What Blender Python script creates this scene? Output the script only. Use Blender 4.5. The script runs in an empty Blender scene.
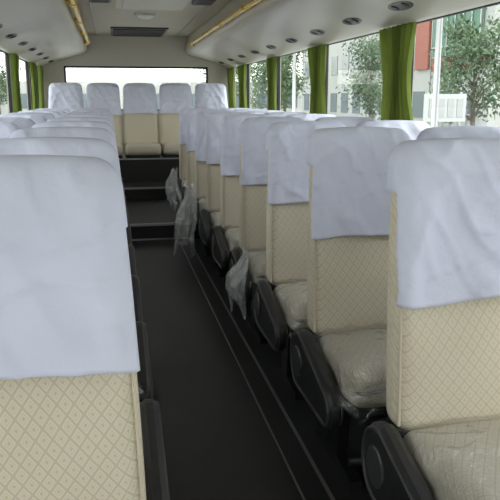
import bpy, bmesh, math, random
from mathutils import Vector, Matrix, noise
random.seed(7)
S=bpy.context.scene
COL=S.collection
S.view_settings.view_transform='Standard'
# ---------------------------------------------------------------- materials
def mat(name,color,rough=.6,metal=0,spec=.5):
    m=bpy.data.materials.new(name); m.use_nodes=True
    b=m.node_tree.nodes["Principled BSDF"]
    b.inputs["Base Color"].default_value=(*color,1); b.inputs["Roughness"].default_value=rough
    b.inputs["Metallic"].default_value=metal
    b.inputs["Specular IOR Level"].default_value=spec
    return m
def noisy(m,c1,c2,scale=8,bump=0.0,detail=4,bscale=None):
    nt=m.node_tree; N=nt.nodes; L=nt.links; b=N["Principled BSDF"]
    tc=N.new("ShaderNodeTexCoord"); n=N.new("ShaderNodeTexNoise"); n.inputs["Scale"].default_value=scale; n.inputs["Detail"].default_value=detail
    L.new(tc.outputs["Object"],n.inputs["Vector"])
    r=N.new("ShaderNodeMix"); r.data_type='RGBA'
    r.inputs[6].default_value=(*c1,1); r.inputs[7].default_value=(*c2,1)
    L.new(n.outputs["Fac"],r.inputs[0]); L.new(r.outputs[2],b.inputs["Base Color"])
    if bump:
        n2=N.new("ShaderNodeTexNoise"); n2.inputs["Scale"].default_value=bscale or scale; n2.inputs["Detail"].default_value=5
        L.new(tc.outputs["Object"],n2.inputs["Vector"])
        bp=N.new("ShaderNodeBump"); bp.inputs["Strength"].default_value=bump; bp.inputs["Distance"].default_value=.01
        L.new(n2.outputs["Fac"],bp.inputs["Height"]); L.new(bp.outputs["Normal"],b.inputs["Normal"])
    return m
def fabric():
    m=mat("cream_jacquard",(.7,.63,.47),.75,0,.3); nt=m.node_tree; N=nt.nodes; L=nt.links; b=N["Principled BSDF"]
    tc=N.new("ShaderNodeTexCoord"); sp=N.new("ShaderNodeSeparateXYZ"); L.new(tc.outputs["Object"],sp.inputs[0])
    def M(op,a,c=None,d=None):
        n=N.new("ShaderNodeMath"); n.operation=op
        for i,v in enumerate((a,c,d)):
            if v is None: continue
            if isinstance(v,(int,float)): n.inputs[i].default_value=v
            else: L.new(v,n.inputs[i])
        return n.outputs[0]
    x=sp.outputs[0];y=sp.outputs[1];z=sp.outputs[2]
    u=M('MULTIPLY_ADD',y,.35,x); v=M('SUBTRACT',z,M('MULTIPLY',y,.9))
    k=1/.032
    p=M('MULTIPLY',M('ADD',u,v),k); q=M('MULTIPLY',M('SUBTRACT',u,v),k)
    def tri(a):
        return M('SUBTRACT',.5,M('ABSOLUTE',M('SUBTRACT',M('FRACT',a),.5)))
    tp=tri(p); tq=tri(q); mn=M('MINIMUM',tp,tq)
    e=M('LESS_THAN',mn,.095)
    r1=M('LESS_THAN',M('ABSOLUTE',M('SUBTRACT',mn,.25)),.05)
    c=M('GREATER_THAN',mn,.38)
    pat=M('MAXIMUM',M('MAXIMUM',e,M('MULTIPLY',r1,.5)),c)
    no=N.new("ShaderNodeTexNoise"); no.inputs["Scale"].default_value=5; L.new(tc.outputs["Object"],no.inputs["Vector"])
    mx=N.new("ShaderNodeMix"); mx.data_type='RGBA'; mx.inputs[6].default_value=(.83,.765,.645,1); mx.inputs[7].default_value=(.58,.505,.39,1)
    L.new(M('MULTIPLY',pat,.6),mx.inputs[0])
    mx2=N.new("ShaderNodeMix"); mx2.data_type='RGBA'; mx2.blend_type='MULTIPLY'; mx2.inputs[7].default_value=(.90,.88,.85,1)
    L.new(no.outputs["Fac"],mx2.inputs[0]); L.new(mx.outputs[2],mx2.inputs[6]); L.new(mx2.outputs[2],b.inputs["Base Color"])
    bp=N.new("ShaderNodeBump"); bp.inputs["Strength"].default_value=.45; bp.inputs["Distance"].default_value=.004; L.new(pat,bp.inputs["Height"])
    L.new(bp.outputs["Normal"],b.inputs["Normal"])
    return m
def film(name,tint=(.95,.96,.98),op=.12,white=.15,rough=.12):
    m=bpy.data.materials.new(name); m.use_nodes=True; nt=m.node_tree; N=nt.nodes; L=nt.links
    for n in list(N): N.remove(n)
    o=N.new("ShaderNodeOutputMaterial"); t=N.new("ShaderNodeBsdfTransparent"); t.inputs[0].default_value=(*tint,1)
    g=N.new("ShaderNodeBsdfGlossy"); g.inputs["Roughness"].default_value=rough
    d=N.new("ShaderNodeBsdfDiffuse"); d.inputs[0].default_value=(.85,.86,.88,1)
    a=N.new("ShaderNodeMixShader"); a.inputs[0].default_value=white; L.new(t.outputs[0],a.inputs[1]); L.new(d.outputs[0],a.inputs[2])
    c=N.new("ShaderNodeMixShader"); c.inputs[0].default_value=op; L.new(a.outputs[0],c.inputs[1]); L.new(g.outputs[0],c.inputs[2])
    tc=N.new("ShaderNodeTexCoord"); n=N.new("ShaderNodeTexNoise"); n.inputs["Scale"].default_value=22; n.inputs["Detail"].default_value=5
    n.inputs["Distortion"].default_value=1.2
    bp=N.new("ShaderNodeBump"); bp.inputs["Strength"].default_value=1; bp.inputs["Distance"].default_value=.02
    L.new(tc.outputs["Object"],n.inputs["Vector"]); L.new(n.outputs["Fac"],bp.inputs["Height"]); L.new(bp.outputs["Normal"],g.inputs["Normal"])
    L.new(c.outputs[0],o.inputs[0]); return m
def glassmat():
    m=bpy.data.materials.new("window_glass"); m.use_nodes=True; nt=m.node_tree; N=nt.nodes; L=nt.links
    for n in list(N): N.remove(n)
    o=N.new("ShaderNodeOutputMaterial"); t=N.new("ShaderNodeBsdfTransparent"); t.inputs[0].default_value=(.90,.93,.90,1)
    g=N.new("ShaderNodeBsdfGlossy"); g.inputs["Roughness"].default_value=.02
    c=N.new("ShaderNodeMixShader"); c.inputs[0].default_value=.05; L.new(t.outputs[0],c.inputs[1]); L.new(g.outputs[0],c.inputs[2])
    L.new(c.outputs[0],o.inputs[0]); return m
FAB=fabric()
COVER=noisy(mat("white_cloth",(.72,.75,.88),.85,0,.2),(.70,.725,.93),(.77,.79,.97),3,.25,4,40)
PIPE=mat("cream_piping",(.66,.59,.47),.7)
BLK=noisy(mat("black_plastic",(.02,.02,.022),.42),(.016,.016,.018),(.03,.03,.033),30,.1)
BLK2=mat("grey_plastic_rim",(.055,.055,.06),.35)
STEEL=mat("dark_steel",(.03,.03,.032),.4,.6)
FILM=film("clear_plastic_film",op=.22,white=.04,rough=.06)
BAG=film("white_plastic_bag",op=.15,white=.28,rough=.15)
CEIL=noisy(mat("ceiling_vinyl",(.6,.56,.5),.55),(.52,.47,.38),(.58,.53,.43),2,.05,3,60)
RACK=noisy(mat("rack_plastic",(.6,.58,.52),.38),(.56,.52,.44),(.61,.57,.49),1.5)
WALL=noisy(mat("wall_panel",(.45,.43,.4),.7),(.42,.40,.37),(.5,.48,.44),4)
FLOOR=noisy(mat("floor_vinyl",(.03,.03,.033),.45),(.016,.016,.018),(.028,.028,.031),6,.1,6,120)
ALU=mat("aluminium_trim",(.42,.42,.44),.35,.8)
YEL=mat("yellow_rail",(.90,.56,.03),.25)
RUB=mat("black_rubber",(.015,.015,.015),.6)
def curtmat():
    m=noisy(mat("green_curtain",(.2,.28,.04),.8,0,.2),(.11,.155,.028),(.17,.22,.045),5)
    nt=m.node_tree; b=nt.nodes["Principled BSDF"]; o=[n for n in nt.nodes if n.type=='OUTPUT_MATERIAL'][0]
    t=nt.nodes.new("ShaderNodeBsdfTranslucent"); t.inputs[0].default_value=(.20,.26,.05,1)
    x=nt.nodes.new("ShaderNodeMixShader"); x.inputs[0].default_value=.22
    nt.links.new(b.outputs[0],x.inputs[1]); nt.links.new(t.outputs[0],x.inputs[2]); nt.links.new(x.outputs[0],o.inputs[0]); return m
CURT=curtmat()
GLASS=glassmat()
LAMP=mat("lamp_diffuser",(.85,.83,.78),.3)
# ---------------------------------------------------------------- mesh helpers
def obj(name,bm,mats,parent=None,smooth=False):
    me=bpy.data.meshes.new(name); bm.to_mesh(me); bm.free()
    for m in (mats if isinstance(mats,(list,tuple)) else [mats]): me.materials.append(m)
    if smooth: me.polygons.foreach_set("use_smooth",[True]*len(me.polygons))
    return inst(name,me,parent)
def inst(name,me,parent=None,loc=None):
    o=bpy.data.objects.new(name,me); COL.objects.link(o)
    if parent: o.parent=parent
    if loc: o.location=loc
    return o
def empty(name,loc=(0,0,0)):
    e=bpy.data.objects.new(name,None); e.empty_display_size=.1; COL.objects.link(e); e.location=loc; return e
def box(bm,lo,hi,mi=0):
    v=[bm.verts.new((x,y,z)) for x in(lo[0],hi[0]) for y in(lo[1],hi[1]) for z in(lo[2],hi[2])]
    for f in((0,1,3,2),(4,6,7,5),(0,4,5,1),(2,3,7,6),(0,2,6,4),(1,5,7,3)):
        fc=bm.faces.new([v[i] for i in f]); fc.material_index=mi
def axis(h,r,mid,c=4):
    a=[]
    for i in range(c+1):
        a.append(-h+r*(1-math.tan(math.pi/4*(1-i/c))))
    inner=h-r
    m=[-inner+2*inner*i/mid for i in range(1,mid)]
    b=[-v for v in reversed(a)]
    return a+m+b
def rbox(bm,sx,sy,sz,r,mids=(10,2,20),fn=None,mi=0,keep=None,c=4):
    hx,hy,hz=sx/2,sy/2,sz/2
    A=[axis(hx,r,mids[0],c),axis(hy,r,mids[1],c),axis(hz,r,mids[2],c)]
    H=(hx,hy,hz); cache={}
    def vert(i,j,k):
        key=(i,j,k)
        if key in cache: return cache[key]
        p=Vector((A[0][i],A[1][j],A[2][k]))
        q=Vector([max(-(H[t]-r),min(H[t]-r,p[t])) for t in range(3)])
        d=p-q
        if d.length>1e-9: p=q+d.normalized()*r
        if fn: p=Vector(fn(p))
        cache[key]=bm.verts.new(p); return cache[key]
    n=[len(a)-1 for a in A]
    def quad(a,b,c_,d,cen):
        if keep and not keep(cen): return
        f=bm.faces.new([vert(*a),vert(*b),vert(*c_),vert(*d)]); f.material_index=mi; f.smooth=True
    for s in(0,1):
        for j in range(n[1]):
            for k in range(n[2]):
                i=n[0]*s; cen=Vector((A[0][i],(A[1][j]+A[1][j+1])/2,(A[2][k]+A[2][k+1])/2))
                q=[(i,j,k),(i,j+1,k),(i,j+1,k+1),(i,j,k+1)]
                if s==0:q.reverse()
                quad(*q,cen)
        for i in range(n[0]):
            for k in range(n[2]):
                j=n[1]*s; cen=Vector(((A[0][i]+A[0][i+1])/2,A[1][j],(A[2][k]+A[2][k+1])/2))
                q=[(i,j,k),(i,j,k+1),(i+1,j,k+1),(i+1,j,k)]
                if s==0:q.reverse()
                quad(*q,cen)
        for i in range(n[0]):
            for j in range(n[1]):
                k=n[2]*s; cen=Vector(((A[0][i]+A[0][i+1])/2,(A[1][j]+A[1][j+1])/2,A[2][k]))
                q=[(i,j,k),(i+1,j,k),(i+1,j+1,k),(i,j+1,k)]
                if s==0:q.reverse()
                quad(*q,cen)
def tube(bm,pts,r,seg=8,closed=False,mi=0):
    pts=[Vector(p) for p in pts]; n=len(pts); rings=[]
    prev=None
    for i,p in enumerate(pts):
        if closed: t=(pts[(i+1)%n]-pts[i-1]).normalized()
        else: t=(pts[min(i+1,n-1)]-pts[max(i-1,0)]).normalized()
        if prev is None:
            a=Vector((0,0,1)) if abs(t.z)<.9 else Vector((1,0,0))
            u=t.cross(a).normalized()
        else:
            u=(prev-t*prev.dot(t)).normalized()
        prev=u; w=t.cross(u)
        rr=r[i] if isinstance(r,(list,tuple)) else r
        rings.append([bm.verts.new(p+(u*math.cos(2*math.pi*k/seg)+w*math.sin(2*math.pi*k/seg))*rr) for k in range(seg)])
    m=n if closed else n-1
    for i in range(m):
        a=rings[i]; b=rings[(i+1)%n]
        for k in range(seg):
            f=bm.faces.new([a[k],a[(k+1)%seg],b[(k+1)%seg],b[k]]); f.smooth=True; f.material_index=mi
    if not closed:
        for rg in(rings[0],rings[-1]):
            f=bm.faces.new(rg); f.material_index=mi
# ---------------------------------------------------------------- seat
BH=.77; BZ=.42; BD=.115; BW=.435
def bdef(p,w=1):
    x,y,z=p; t=(z+BH/2)/BH; t=max(0,min(1.05,t))
    fx=1.05-.05*t-.12*t*t
    x2=x*fx
    y2=y*(1.05-.25*t)
    s=min(1,abs(x)/(BW/2))
    if y<0:
        y2-=.018*s**3*math.sin(math.pi*min(1,t*1.2)) if t<.83 else 0
        y2-=.014*math.exp(-((t-.25)/.18)**2)*(1-s*s)
    zz=z+BZ+BH/2+.010*(1-s*s)*(t>.5)*(t-.5)*2
    y2+=(zz-1.0)*.17+.02
    return (x2,y2+.04,zz)
bm=bmesh.new(); rbox(bm,BW,BD,BH,.05,(12,2,22),bdef)
me_back=bpy.data.meshes.new("backrest"); bm.to_mesh(me_back); bm.free(); me_back.materials.append(FAB)
bm=bmesh.new()
for yy in(-BD/2+.012,):
    pts=[]
    for i in range(26):
        z=-BH/2+.03+(BH-.09)*i/25; pts.append(bdef((-BW/2+.008,yy,z)))
    for a in range(1,7):
        an=math.pi/2*a/7; pts.append(bdef((-BW/2+.008+.045*(1-math.cos(an)),yy,BH/2-.055+.045*math.sin(an))))
    full=pts+[(-p[0],p[1],p[2]) for p in reversed(pts)]
    tube(bm,full,.0045,6)
me_pipe=bpy.data.meshes.new("piping"); bm.to_mesh(me_pipe); bm.free(); me_pipe.materials.append(PIPE)
def cover_mesh(seed,hem=.41):
    ci=.008
    def fn(p):
        q=Vector(bdef((p.x,p.y,p.z)))
        depth=(BH/2-p.z)
        k=max(0,min(1,depth/hem))
        wv=noise.noise(Vector((p.x*5+seed*7.3,p.z*3,seed)))*.020+noise.noise(Vector((p.x*12+p.z*8+seed*3.3,p.z*4,seed+5)))*.013
        wv+=.007*math.sin(p.x*30+seed*2+p.z*9)*k*k
        rd=1-2*abs(noise.noise(Vector((p.x*5-p.z*9+seed*2,p.z*4+p.x*3,seed*2.))))
        wv+=.010*max(0,rd)**4
        rd=1-2*abs(noise.noise(Vector((p.x*8+p.z*5+seed*5,p.z*3-p.x*3,seed*3.))))
        wv+=.006*max(0,rd)**5
        if p.y<0: q.y-=max(-.004,wv)+.006+.006*k*k
        elif p.y>0: q.y+=abs(wv)*.3
        q.x*=1+.006*k+.012*noise.noise(Vector((seed*4.1,p.z*6,p.x)))*k
        q.z+=k**3*(.016*noise.noise(Vector((p.x*4+seed*9,0,seed)))+.008*math.sin(p.x*9+seed))
        return q
    def keep(c):
        d=BH/2+ci-c.z
        if d>hem+.004: return False
        if d>.13:
            if abs(c.x)>=BW/2-.002 and abs(c.y)<BD/2-.02: return False
            if c.y>-.01 and abs(c.x)>BW/2-.03: return False
        return True
    bm=bmesh.new(); rbox(bm,BW+2*ci,BD+2*ci,BH+2*ci,.054,(34,3,74),fn,0,keep)
    me=bpy.data.meshes.new("headrest_cover"); bm.to_mesh(me); bm.free(); me.materials.append(COVER); return me
hems=[.405,.385,.375,.38,.395,.39]
covers=[cover_mesh(s,hems[s]) for s in range(6)]
CZ=.375
def cdef(p):
    x,y,z=p
    zz=z
    if z>0: zz+=.018*(1-(x/.22)**2)+.012*max(0,abs(x)/.22-.6)
    yy=y
    if y<-.15: zz-=.02*((-y-.15)/.1)**2*(1 if z>0 else -.6)
    return (x*(1.0+.02*(y<-.1)),yy-.30,zz+CZ+(-(y))*.10)
bm=bmesh.new(); rbox(bm,.43,.50,.15,.05,(10,12,2),cdef)
me_cush=bpy.data.meshes.new("cushion"); bm.to_mesh(me_cush); bm.free(); me_cush.materials.append(FAB)
def wrap_mesh(seed):
    def ridge(v): return 1-abs(noise.noise(v))*2
    def fn(p):
        q=Vector(cdef(p)); n=Vector((p.x/.25,p.y/.28,p.z/.10)).normalized()
        a=max(0,ridge(Vector((p.x*7+seed*5,p.y*7,p.z*9))))**3*.020+max(0,ridge(Vector((p.x*17,p.y*17+seed*3,p.z*17))))**3*.012
        if p.z<-.02: a*=1.8; a+=.01
        return q+n*(a+.003)
    bm=bmesh.new(); rbox(bm,.432,.51,.165,.05,(34,36,8),fn,0,lambda c:c.z>-.08)
    me=bpy.data.meshes.new("plastic_wrap"); bm.to_mesh(me); bm.free(); me.materials.append(FILM); return me
wraps=[wrap_mesh(s) for s in range(3)]
def hull(c1,r1,c2,r2,n=14):
    d=Vector(c2)-Vector(c1); L=d.length; a0=math.atan2(d.y,d.x); b=math.acos((r1-r2)/L)
    P=[]
    for i in range(n+1):
        a=a0+b+(2*math.pi-2*b)*i/n; P.append((c1[0]+r1*math.cos(a),c1[1]+r1*math.sin(a)))
    for i in range(n+1):
        a=a0-b+(2*b)*i/n; P.append((c2[0]+r2*math.cos(a),c2[1]+r2*math.sin(a)))
    return P
bm=bmesh.new()
def plate(bm,P,x0,x1,mi=0,bev=.012):
    cy=sum(p[0] for p in P)/len(P); cz=sum(p[1] for p in P)/len(P)
    def ring(x,s):
        o=[]
        for y,z in P:
            d=Vector((y-cy,z-cz)); l=d.length; d=d*((l-s)/l)
            o.append(bm.verts.new((x,cy+d.x,cz+d.y)))
        return o
    rs=[ring(x0,bev),ring(x0+bev,0),ring(x1-bev,0),ring(x1,bev)]
    for a,b in zip(rs,rs[1:]):
        for i in range(len(P)):
            f=bm.faces.new([a[i],a[(i+1)%len(P)],b[(i+1)%len(P)],b[i]]); f.material_index=mi
    for r in(rs[0],rs[-1]): bm.faces.new(r).material_index=mi
SC=(-.10,.345)
P=hull(SC,.118,(-.43,.30),.070)
plate(bm,P,-.022,.022)
for sx in(-1,1):
    P2=hull(SC,.103,(-.43,.30),.055)
    tube(bm,[(sx*.023,y,z) for y,z in P2],.007,6,True,1)
    P3=[( SC[0]+.058*math.cos(a*math.pi/10), SC[1]+.058*math.sin(a*math.pi/10)) for a in range(20)]
    plate(bm,P3,min(sx*.020,sx*.032),max(sx*.020,sx*.032),1,.004)
bmesh.ops.recalc_face_normals(bm,faces=bm.faces[:])
me_sh=bpy.data.meshes.new("side_shield"); bm.to_mesh(me_sh); bm.free(); me_sh.materials.append(BLK); me_sh.materials.append(BLK2)
bm=bmesh.new()
rbox(bm,.42,.46,.05,.02,(3,3,2),lambda p:(p.x,p.y-.29,p.z+.29-(p.y)*.08))
for sx in(-1,1):
    P=[(-.33,.28),(-.16,.28),(-.20,.05),(-.04,.03),(-.04,0),(-.46,0),(-.46,.03),(-.30,.05)]
    a=[bm.verts.new((sx*.17-.02,y,z)) for y,z in P]; b=[bm.verts.new((sx*.17+.02,y,z)) for y,z in P]
    for i in range(8): bm.faces.new([a[i],a[(i+1)%8],b[(i+1)%8],b[i]])
    bm.faces.new(a); bm.faces.new(b)
box(bm,(-.21,-.06,.27),(.21,.02,.43))
tube(bm,[(-.19,-.43,.09),(.19,-.43,.09)],.014)
bmesh.ops.recalc_face_normals(bm,faces=bm.faces[:])
me_fr=bpy.data.meshes.new("pedestal"); bm.to_mesh(me_fr); bm.free(); me_fr.materials.append(STEEL)
def seat(x,y,z=0,side=0,wrap=True,k=0):
    e=empty("bus_seat",(x,y,z))
    inst("backrest",me_back,e); inst("piping",me_pipe,e); inst("cushion",me_cush,e)
    c=inst("headrest_cover",covers[k%6],e)
    sm=c.modifiers.new("thick","SOLIDIFY"); sm.thickness=.003; sm.offset=1
    inst("pedestal",me_fr,e)
    if side: inst("side_shield",me_sh,e,(side*.262,0,0))
    if wrap: inst("plastic_wrap",wraps[k%3],e)
    return e
XA=.567; XW=1.012
k=0
for i in range(9):
    y=1.78+.75*i
    seat(XA+(.006 if i==0 else 0),y-(.05 if i==0 else 0),0,-1,True,k); seat(XW,y,0,0,True,k+2); k+=1
for i in range(10):
    y=1.25+.75*i+(.09 if i==0 else 0)
    seat(-XA,y,0,1,i%2==0,[1,3,0,4,2,5,1,3,0,2][i]); seat(-XW,y,0,0,False,k+2); k+=1
for i in range(5):
    seat((i-2)*.465,9.35,.30,0,False,i)
# ---------------------------------------------------------------- shell
Y0,Y1=-2.2,9.95; HX=1.29; HC=2.14; WB=.93; WT=1.745
bm=bmesh.new(); box(bm,(-HX,Y0,-.06),(HX,Y1,0)); obj("floor",bm,FLOOR)
bm=bmesh.new(); box(bm,(-.70,Y0,HC),(.70,Y1,HC+.05)); box(bm,(-HX-.05,Y0,HC+.05),(HX+.05,Y1,HC+.1)); obj("ceiling",bm,CEIL)
for n_,(x,h) in enumerate(((.30,.006),(-.30,.006),(.205,.003))):
    bm=bmesh.new(); box(bm,(x-h,Y0,0),(x+h,6.58,.006)); obj("trim_%d"%(n_+1),bm,ALU)
bm=bmesh.new()
box(bm,(-.33,6.6,0),(.33,8.2,.15)); box(bm,(-.33,8.2,0),(.33,8.72,.30))
box(bm,(-.33,6.585,.135),(.33,6.60,.155),1); box(bm,(-.33,6.60,.15),(.33,6.625,.155),1)
box(bm,(-.33,8.185,.285),(.33,8.20,.305),1); box(bm,(-.33,8.20,.30),(.33,8.225,.305),1); box(bm,(-.33,6.585,0.0),(.33,6.60,.012),1); obj("aisle_step",bm,[FLOOR,ALU])
bm=bmesh.new(); box(bm,(-HX,8.72,0),(HX,Y1,.30)); obj("rear_platform",bm,FLOOR)
bm=bmesh.new(); box(bm,(-1.2,8.81,.30),(1.2,8.86,.575)); box(bm,(-1.2,8.80,.575),(1.2,8.86,.59),1); obj("bench_plinth",bm,[RUB,ALU])
pill=[-.95,.68,2.31,3.94,5.57,7.20,8.83]
for s,nm in((-1,"left"),(1,"right")):
    bm=bmesh.new()
    a,b=sorted((s*HX,s*(HX+.05)))
    box(bm,(a,Y0,-.06),(b,Y1,WB)); box(bm,(a,Y0,WT),(b,Y1,HC+.05))
    for py in pill: box(bm,(a,py-.05,WB),(b,py+.05,WT))
    box(bm,(a,Y0,WB),(b,Y0+.08,WT)); box(bm,(a,Y1-.1,WB),(b,Y1,WT))
    obj("wall_"+nm,bm,WALL)
    ed=[Y0+.03]+pill+[Y1-.05]
    for i in range(len(ed)-1):
        ya,yb=ed[i]+.05,ed[i+1]-.05
        bm=bmesh.new(); xm=s*(HX+.025)
        box(bm,(xm-.003,ya,WB),(xm+.003,yb,WT),0)
        for (p,q) in(((ya,WB),(yb,WB+.02)),((ya,WT-.02),(yb,WT)),((ya,WB),(ya+.02,WT)),((yb-.02,WB),(yb,WT))):
            box(bm,(xm-.012,p[0],p[1]),(xm+.012,q[0],q[1]),1)
        obj("window_%d"%(i+1+(8 if s>0 else 0)),bm,[GLASS,RUB])
bm=bmesh.new()
box(bm,(-HX,Y1,-.06),(HX,Y1+.05,1.15)); box(bm,(-HX,Y1,1.74),(HX,Y1+.05,HC+.05))
box(bm,(-HX,Y1,1.15),(-.97,Y1+.05,1.74)); box(bm,(.97,Y1,1.15),(HX,Y1+.05,1.74)); obj("wall_rear",bm,RACK)
bm=bmesh.new(); box(bm,(-.97,Y1+.02,1.15),(.97,Y1+.026,1.74),0)
for lo,hi in(((-.97,1.15),(.97,1.17)),((-.97,1.715),(.97,1.74)),((-.97,1.15),(-.945,1.74)),((.945,1.15),(.97,1.74))):
    box(bm,(lo[0],Y1+.01,lo[1]),(hi[0],Y1+.035,hi[1]),1)
obj("window_rear",bm,[GLASS,RUB])
bm=bmesh.new()
box(bm,(-HX,Y0-.05,-.06),(HX,Y0,.55)); box(bm,(-HX,Y0-.05,1.95),(HX,Y0,HC+.1)); box(bm,(-HX,Y0-.05,.55),(-HX+.08,Y0,1.95)); box(bm,(HX-.08,Y0-.05,.55),(HX,Y0,1.95))
obj("wall_front",bm,WALL)
bm=bmesh.new(); box(bm,(-HX+.08,Y0-.03,.55),(HX-.08,Y0-.024,1.95)); obj("window_front",bm,GLASS)
for s,nm in((-1,"left"),(1,"right")):
    e=empty("luggage_rack")
    prof=[(HX,1.738),(HX-.04,1.745),(HX-.12,1.768),(HX-.28,1.825),(.83,1.875),(.74,1.895),(.685,1.92),(.660,1.96),(.665,2.0),(.685,2.05),(.70,2.10),(.70,HC)]
    bm=bmesh.new(); ys=[Y0+.3+(Y1-Y0-.3)*i/16 for i in range(17)]
    R=[[bm.verts.new((s*x,y,z)) for x,z in prof] for y in ys]
    for i in range(16):
        for j in range(len(prof)-1):
            f=bm.faces.new([R[i][j],R[i+1][j],R[i+1][j+1],R[i][j+1]]); f.smooth=True
    o=obj("rack_shell",bm,RACK,e); sm=o.modifiers.new("t","SOLIDIFY"); sm.thickness=.012; sm.offset=-1*s
    bm=bmesh.new()
    for a in range(8):
        y=.3+1.24*a
        pts=[(s*x,y,z-.002) for x,z in prof[1:8]]
        tube(bm,pts,.002,5)
    tube(bm,[(s*(HX-.15),Y0+.4,1.775),(s*(HX-.15),Y1,1.775)],.003,5)
    obj("panel_joints",bm,BLK2,e)
    bm=bmesh.new()
    for a in range(13):
        y=.55+.75*a
        C=Vector((s*(HX-.19),y,1.787)); sl=Vector((-s*.16,0,.06)).normalized(); n=Vector((0,1,0)).cross(sl)
        if n.z>0:n=-n
        def disc(c,ra,rb,h,mi,seg=20):
            t=[bm.verts.new(c+sl*ra*math.cos(2*math.pi*k/seg)+Vector((0,1,0))*rb*math.sin(2*math.pi*k/seg)+n*h) for k in range(seg)]
            u=[bm.verts.new(c+sl*ra*1.1*math.cos(2*math.pi*k/seg)+Vector((0,1,0))*rb*1.05*math.sin(2*math.pi*k/seg)-n*.004) for k in range(seg)]
            bm.faces.new(t).material_index=mi
            for k in range(seg): bm.faces.new([t[k],t[(k+1)%seg],u[(k+1)%seg],u[k]]).material_index=mi
        disc(C,.042,.14,.009,0)
        for q in(-.065,.065): disc(C+Vector((0,q,0))+n*.009,.022,.022,.006,1,14)
    bmesh.ops.recalc_face_normals(bm,faces=bm.faces[:])
    obj("service_units",bm,[BLK2,BLK],e)
    g=e; bm=bmesh.new(); x=s*.60; z=1.955
    ys=[.2+i*.25 for i in range(35)]
    tube(bm,[(s*.665,.2,z)]+[(x,y,z) for y in ys[1:]]+[(s*.665,9.0,z)],.019,10)
    obj("grab_rail",bm,YEL,g)
    bm=bmesh.new()
    for a in range(8):
        y=.6+1.15*a; tube(bm,[(x,y,z),(s*.63,y,z+.01),(s*.68,y,z+.02)],.013,8); tube(bm,[(x,y-.03,z),(x,y+.03,z)],.025,10)
    obj("rail_brackets",bm,YEL,g)
bm=bmesh.new(); box(bm,(-.34,8.75,HC-.02),(.34,9.75,HC))
for i in range(12): box(bm,(-.31,8.80+.078*i,HC-.032),(.31,8.83+.078*i,HC-.02),1)
obj("air_return_grille",bm,[BLK2,BLK])
bm=bmesh.new(); box(bm,(-.30,5.6,HC-.035),(.30,6.7,HC)); box(bm,(-.24,5.68,HC-.05),(.24,6.62,HC-.035)); obj("roof_hatch",bm,RACK)
for s in(-1,1):
    bm=bmesh.new(); rbox(bm,.18,.55,.04,.018,(4,8,2),lambda p:(p.x+s*.43,p.y+6.05,p.z+HC-.02)); 
    for i in range(7): box(bm,(s*.43-.07,5.82+.07*i,HC-.045),(s*.43+.07,5.84+.07*i,HC-.039),1)
    obj("air_vent",bm,[BLK,BLK2])
for y in(7.4,4.5,1.5):
    bm=bmesh.new()
    rings=[]
    for a,(r,z) in enumerate(((.10,0),(.10,-.012),(.085,-.02),(.07,-.035),(.04,-.045),(.0001,-.047))):
        rings.append([bm.verts.new((r*math.cos(t*math.pi/12),y+r*math.sin(t*math.pi/12),HC+z)) for t in range(24)])
    for i in range(5):
        for t in range(24):
            f=bm.faces.new([rings[i][t],rings[i][(t+1)%24],rings[i+1][(t+1)%24],rings[i+1][t]]); f.smooth=True; f.material_index=0 if i<2 else 1
    bmesh.ops.recalc_face_normals(bm,faces=bm.faces[:])
    obj("dome_lamp",bm,[ALU,LAMP])
for s in(-1,1):
    bm=bmesh.new(); tube(bm,[(s*.52,Y0+.2,HC-.004),(s*.52,Y1,HC-.004)],.006,6); obj("trim_4" if s<0 else "trim_5",bm,ALU)
def curtain(s,y,w=.42,seed=0):
    bm=bmesh.new(); NU,NV=60,26; zt,zb=1.725,.96
    G=[]
    for j in range(NV+1):
        t=j/NV; z=zt+(zb-zt)*t
        ww=w*(1-.30*math.sin(math.pi*min(1,t*1.15))**1.2)
        row=[]
        for i in range(NU+1):
            u=i/NU-.5
            a=.020*math.sin(u*2*math.pi*7+seed+1.2*math.sin(t*3+seed))+.007*math.sin(u*2*math.pi*15+seed*2+t*2)
            row.append(bm.verts.new((s*(HX-.035+a*.8),y+u*ww-.08*t,z)))
        G.append(row)
    for j in range(NV):
        for i in range(NU):
            f=bm.faces.new([G[j][i],G[j][i+1],G[j+1][i+1],G[j+1][i]]); f.smooth=True
    obj("curtain",bm,CURT)
sd=0
for s in(-1,1):
    for py in pill[1:]+[9.68]:
        sd+=1; curtain(s,py+.03,.46+.05*math.sin(sd*2),sd)
# hanging plastic bags
def bag(loc,w,h,seed):
    bm=bmesh.new(); NU,NV=40,26; G=[]
    for j in range(NV+1):
        t=j/NV; row=[]
        r=w/2*(.30+.70*math.sin(min(1,t*1.5)*math.pi/2))
        for i in range(NU):
            a=2*math.pi*i/NU; k=1+.45*noise.noise(Vector((math.cos(a)*1.8+seed*3,math.sin(a)*1.8,t*4)))+.16*math.sin(a*6+seed+t*5)+.2*noise.noise(Vector((math.cos(a)*5+seed,math.sin(a)*5,t*12)))
            row.append(bm.verts.new((r*k*math.cos(a)*.42+.03*math.sin(t*4+seed),r*k*math.sin(a)+.03*math.sin(t*3+seed*2),-h*t+(.05*math.sin(a*3+seed)+.03*math.sin(a*7) if j>NV-2 else 0)+.02*math.sin(a*2+seed)*(j<3))))
        G.append(row)
    for j in range(NV):
        for i in range(NU):
            f=bm.faces.new([G[j][i],G[j][(i+1)%NU],G[j+1][(i+1)%NU],G[j+1][i]]); f.smooth=True
    o=obj("plastic_bag",bm,BAG); o.location=loc
bag((.205,5.72,.62),.34,.50,1); bag((.24,3.42,.57),.17,.28,2); bag((.20,6.7,.66),.30,.36,3)
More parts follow.
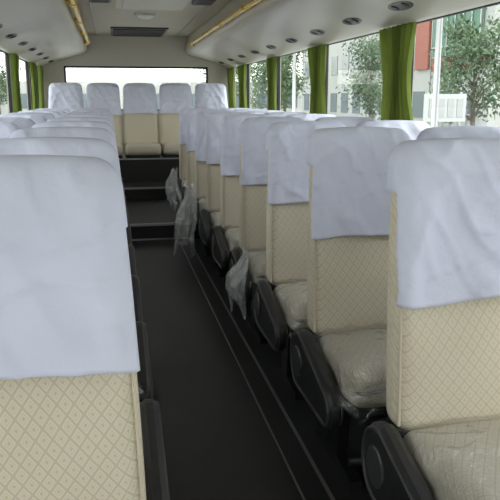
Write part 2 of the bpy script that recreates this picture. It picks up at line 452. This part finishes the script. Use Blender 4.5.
# ---------------------------------------------------------------- outside
GZ=-1.15
GR=noisy(mat("concrete_yard",(.5,.5,.48),.9),(.30,.31,.30),(.38,.38,.37),.4)
bm=bmesh.new(); box(bm,(-90,-60,GZ-.1),(120,160,GZ)); obj("ground",bm,GR)
LEAF=noisy(mat("leaves",(.10,.2,.05),.7),(.045,.085,.04),(.10,.155,.075),1.5); BARK=mat("bark",(.10,.08,.06),.9)
def treemesh(seed,H=5.2,R=1.7,n=2600):
    rnd=random.Random(seed); bm=bmesh.new()
    tube(bm,[(0,0,0),(.05,0,H*.25),(-.03,.05,H*.5),(.02,0,H*.8)],[.11,.09,.07,.03],8,False,1)
    cl=[]
    for b in range(16):
        a=rnd.uniform(0,6.28); h=rnd.uniform(.42,.95)*H; r=R*rnd.uniform(.35,.95)*(1-abs(h/H-.62))
        p=Vector((r*math.cos(a),r*math.sin(a),h)); cl.append(p)
        tube(bm,[(0,0,h*.72),p*.5+Vector((0,0,h*.42)),p],[.04,.025,.01],5,False,1)
    for i in range(n):
        c=rnd.choice(cl); p=c+Vector([rnd.gauss(0,R*.22) for _ in range(3)])
        s=rnd.uniform(.05,.12); u=Vector([rnd.uniform(-1,1) for _ in range(3)]).normalized(); v=u.orthogonal().normalized()
        bm.faces.new([bm.verts.new(p+u*s),bm.verts.new(p+v*s*.5),bm.verts.new(p-u*s),bm.verts.new(p-v*s*.5)])
    me=bpy.data.meshes.new("tree"); bm.to_mesh(me); bm.free(); me.materials.append(LEAF); me.materials.append(BARK); return me
TM=[treemesh(1,5.2,1.7,4200),treemesh(2,6.5,2.2,5200),treemesh(3,4.6,1.4,3600)]
def tree(x,y,k,sc=1,r=0):
    o=inst("tree",TM[k],None,(x,y,GZ)); o.scale=(sc,)*3; o.rotation_euler=(0,0,r)
tree(10.9,30,0,.95,0); tree(12.9,24.5,2,1.1,1); tree(12,50,0,1.2,3); tree(9.5,43,2,1.1,1.2)
tree(9.5,13,1,1,.5); tree(10,62,1,1.2,.2)
for i,(x,y) in enumerate([(-8,22),(-9,30),(-7.5,38),(-9,47),(-10,60),(-7,15),(11,74),(15,85),(-12,80)]): tree(x,y,i%3,1.1,i)
BW_=noisy(mat("building_render",(.62,.62,.6),.8),(.36,.37,.36),(.44,.44,.43),.3); RED=mat("red_cladding",(.30,.10,.08),.7); NET=noisy(mat("green_netting",(.15,.4,.3),.8),(.09,.19,.14),(.15,.26,.20),1); WIN=mat("dark_window",(.14,.17,.19),.2)
e=empty("building",(0,0,0)); bm=bmesh.new()
box(bm,(20,36,GZ),(34,75,GZ+11))
obj("block",bm,BW_,e); bm=bmesh.new()
for f in range(3):
    for i in range(12): box(bm,(19.95,38+i*3.1,GZ+1.2+f*3.3),(20.05,39.8+i*3.1,GZ+2.9+f*3.3))
    for i in range(4): box(bm,(21.5+i*3.1,35.95,GZ+1.2+f*3.3),(23.3+i*3.1,36.05,GZ+2.9+f*3.3))
obj("windows",bm,WIN,e); bm=bmesh.new(); box(bm,(19.85,37,GZ+5),(19.95,43,GZ+11)); 
for i in range(7): box(bm,(19.75,37+i,GZ),(19.82,37.08+i,GZ+11),1)
for i in range(5): box(bm,(19.75,37,GZ+1.5+i*2),(19.82,43,GZ+1.58+i*2),1)
obj("netting",bm,[NET,ALU],e)
bm=bmesh.new(); box(bm,(19.8,43.6,GZ+4.3),(19.95,45.6,GZ+8.5)); box(bm,(19.8,36,GZ+4.1),(19.95,43,GZ+4.9)); obj("cladding",bm,RED,e)
e=empty("warehouse",(0,0,0)); bm=bmesh.new(); box(bm,(-14,92,GZ),(30,100,GZ+4.5)); obj("block",bm,BW_,e)
bm=bmesh.new(); 
for i in range(12): box(bm,(-12+i*3.4,91.95,GZ+1.2),(-10+i*3.4,92,GZ+3))
obj("windows",bm,WIN,e)
bm=bmesh.new(); box(bm,(-12.2,-20,GZ),(-12,90,GZ+2.2)); box(bm,(-12.3,-20,GZ+2.2),(-11.9,90,GZ+2.3)); obj("boundary_wall",bm,BW_)
WB_=mat("white_board",(.5,.51,.52),.5)
e=empty("notice_board"); bm=bmesh.new()
box(bm,(8.85,20,.62),(10.2,20.06,1.44)); obj("panel",bm,WB_,e)
bm=bmesh.new(); box(bm,(8.95,20.06,GZ),(9.02,20.12,1.5)); box(bm,(10.03,20.06,GZ),(10.1,20.12,1.5))
for i in range(4): box(bm,(9.0+i*.3,19.98,.75),(9.2+i*.3,20,1.3))
obj("posts",bm,ALU,e)
for x,y in((8.0,17.5),(8.2,33),(8.4,48)):
    bm=bmesh.new(); tube(bm,[(x,y,GZ),(x,y,GZ+4),(x,y,GZ+7),(x-.5,y,GZ+7.3),(x-1.1,y,GZ+7.35)],[.1,.08,.06,.04,.04],10); box(bm,(x-1.6,y-.1,GZ+7.28),(x-1.05,y+.1,GZ+7.4)); obj("street_lamp",bm,ALU)
# ---------------------------------------------------------------- light
w=bpy.data.worlds.new("World"); S.world=w; w.use_nodes=True
nt=w.node_tree; bg=nt.nodes["Background"]
tc=nt.nodes.new("ShaderNodeTexCoord"); sp=nt.nodes.new("ShaderNodeSeparateXYZ"); rp=nt.nodes.new("ShaderNodeValToRGB")
rp.color_ramp.elements[0].position=.0; rp.color_ramp.elements[0].color=(1,.985,.96,1); rp.color_ramp.elements[1].position=.7; rp.color_ramp.elements[1].color=(.93,.95,1,1)
nt.links.new(tc.outputs["Generated"],sp.inputs[0]); nt.links.new(sp.outputs[2],rp.inputs[0]); nt.links.new(rp.outputs[0],bg.inputs[0])
bg.inputs[1].default_value=3.7
sl=bpy.data.lights.new("sun","SUN"); sl.energy=1.5; sl.angle=math.radians(12); sl.color=(1,.95,.87)
so=bpy.data.objects.new("sun",sl); COL.objects.link(so); so.rotation_euler=(math.radians(48),0,math.radians(35))
# ---------------------------------------------------------------- camera
cd=bpy.data.cameras.new("camera"); co=bpy.data.objects.new("camera",cd); COL.objects.link(co)
cd.sensor_width=36; cd.lens=50.4; cd.clip_start=.02; cd.clip_end=500
co.location=(-.38,0,1.32); co.rotation_euler=(math.radians(90-12.25),0,math.radians(-11.06))
S.camera=co
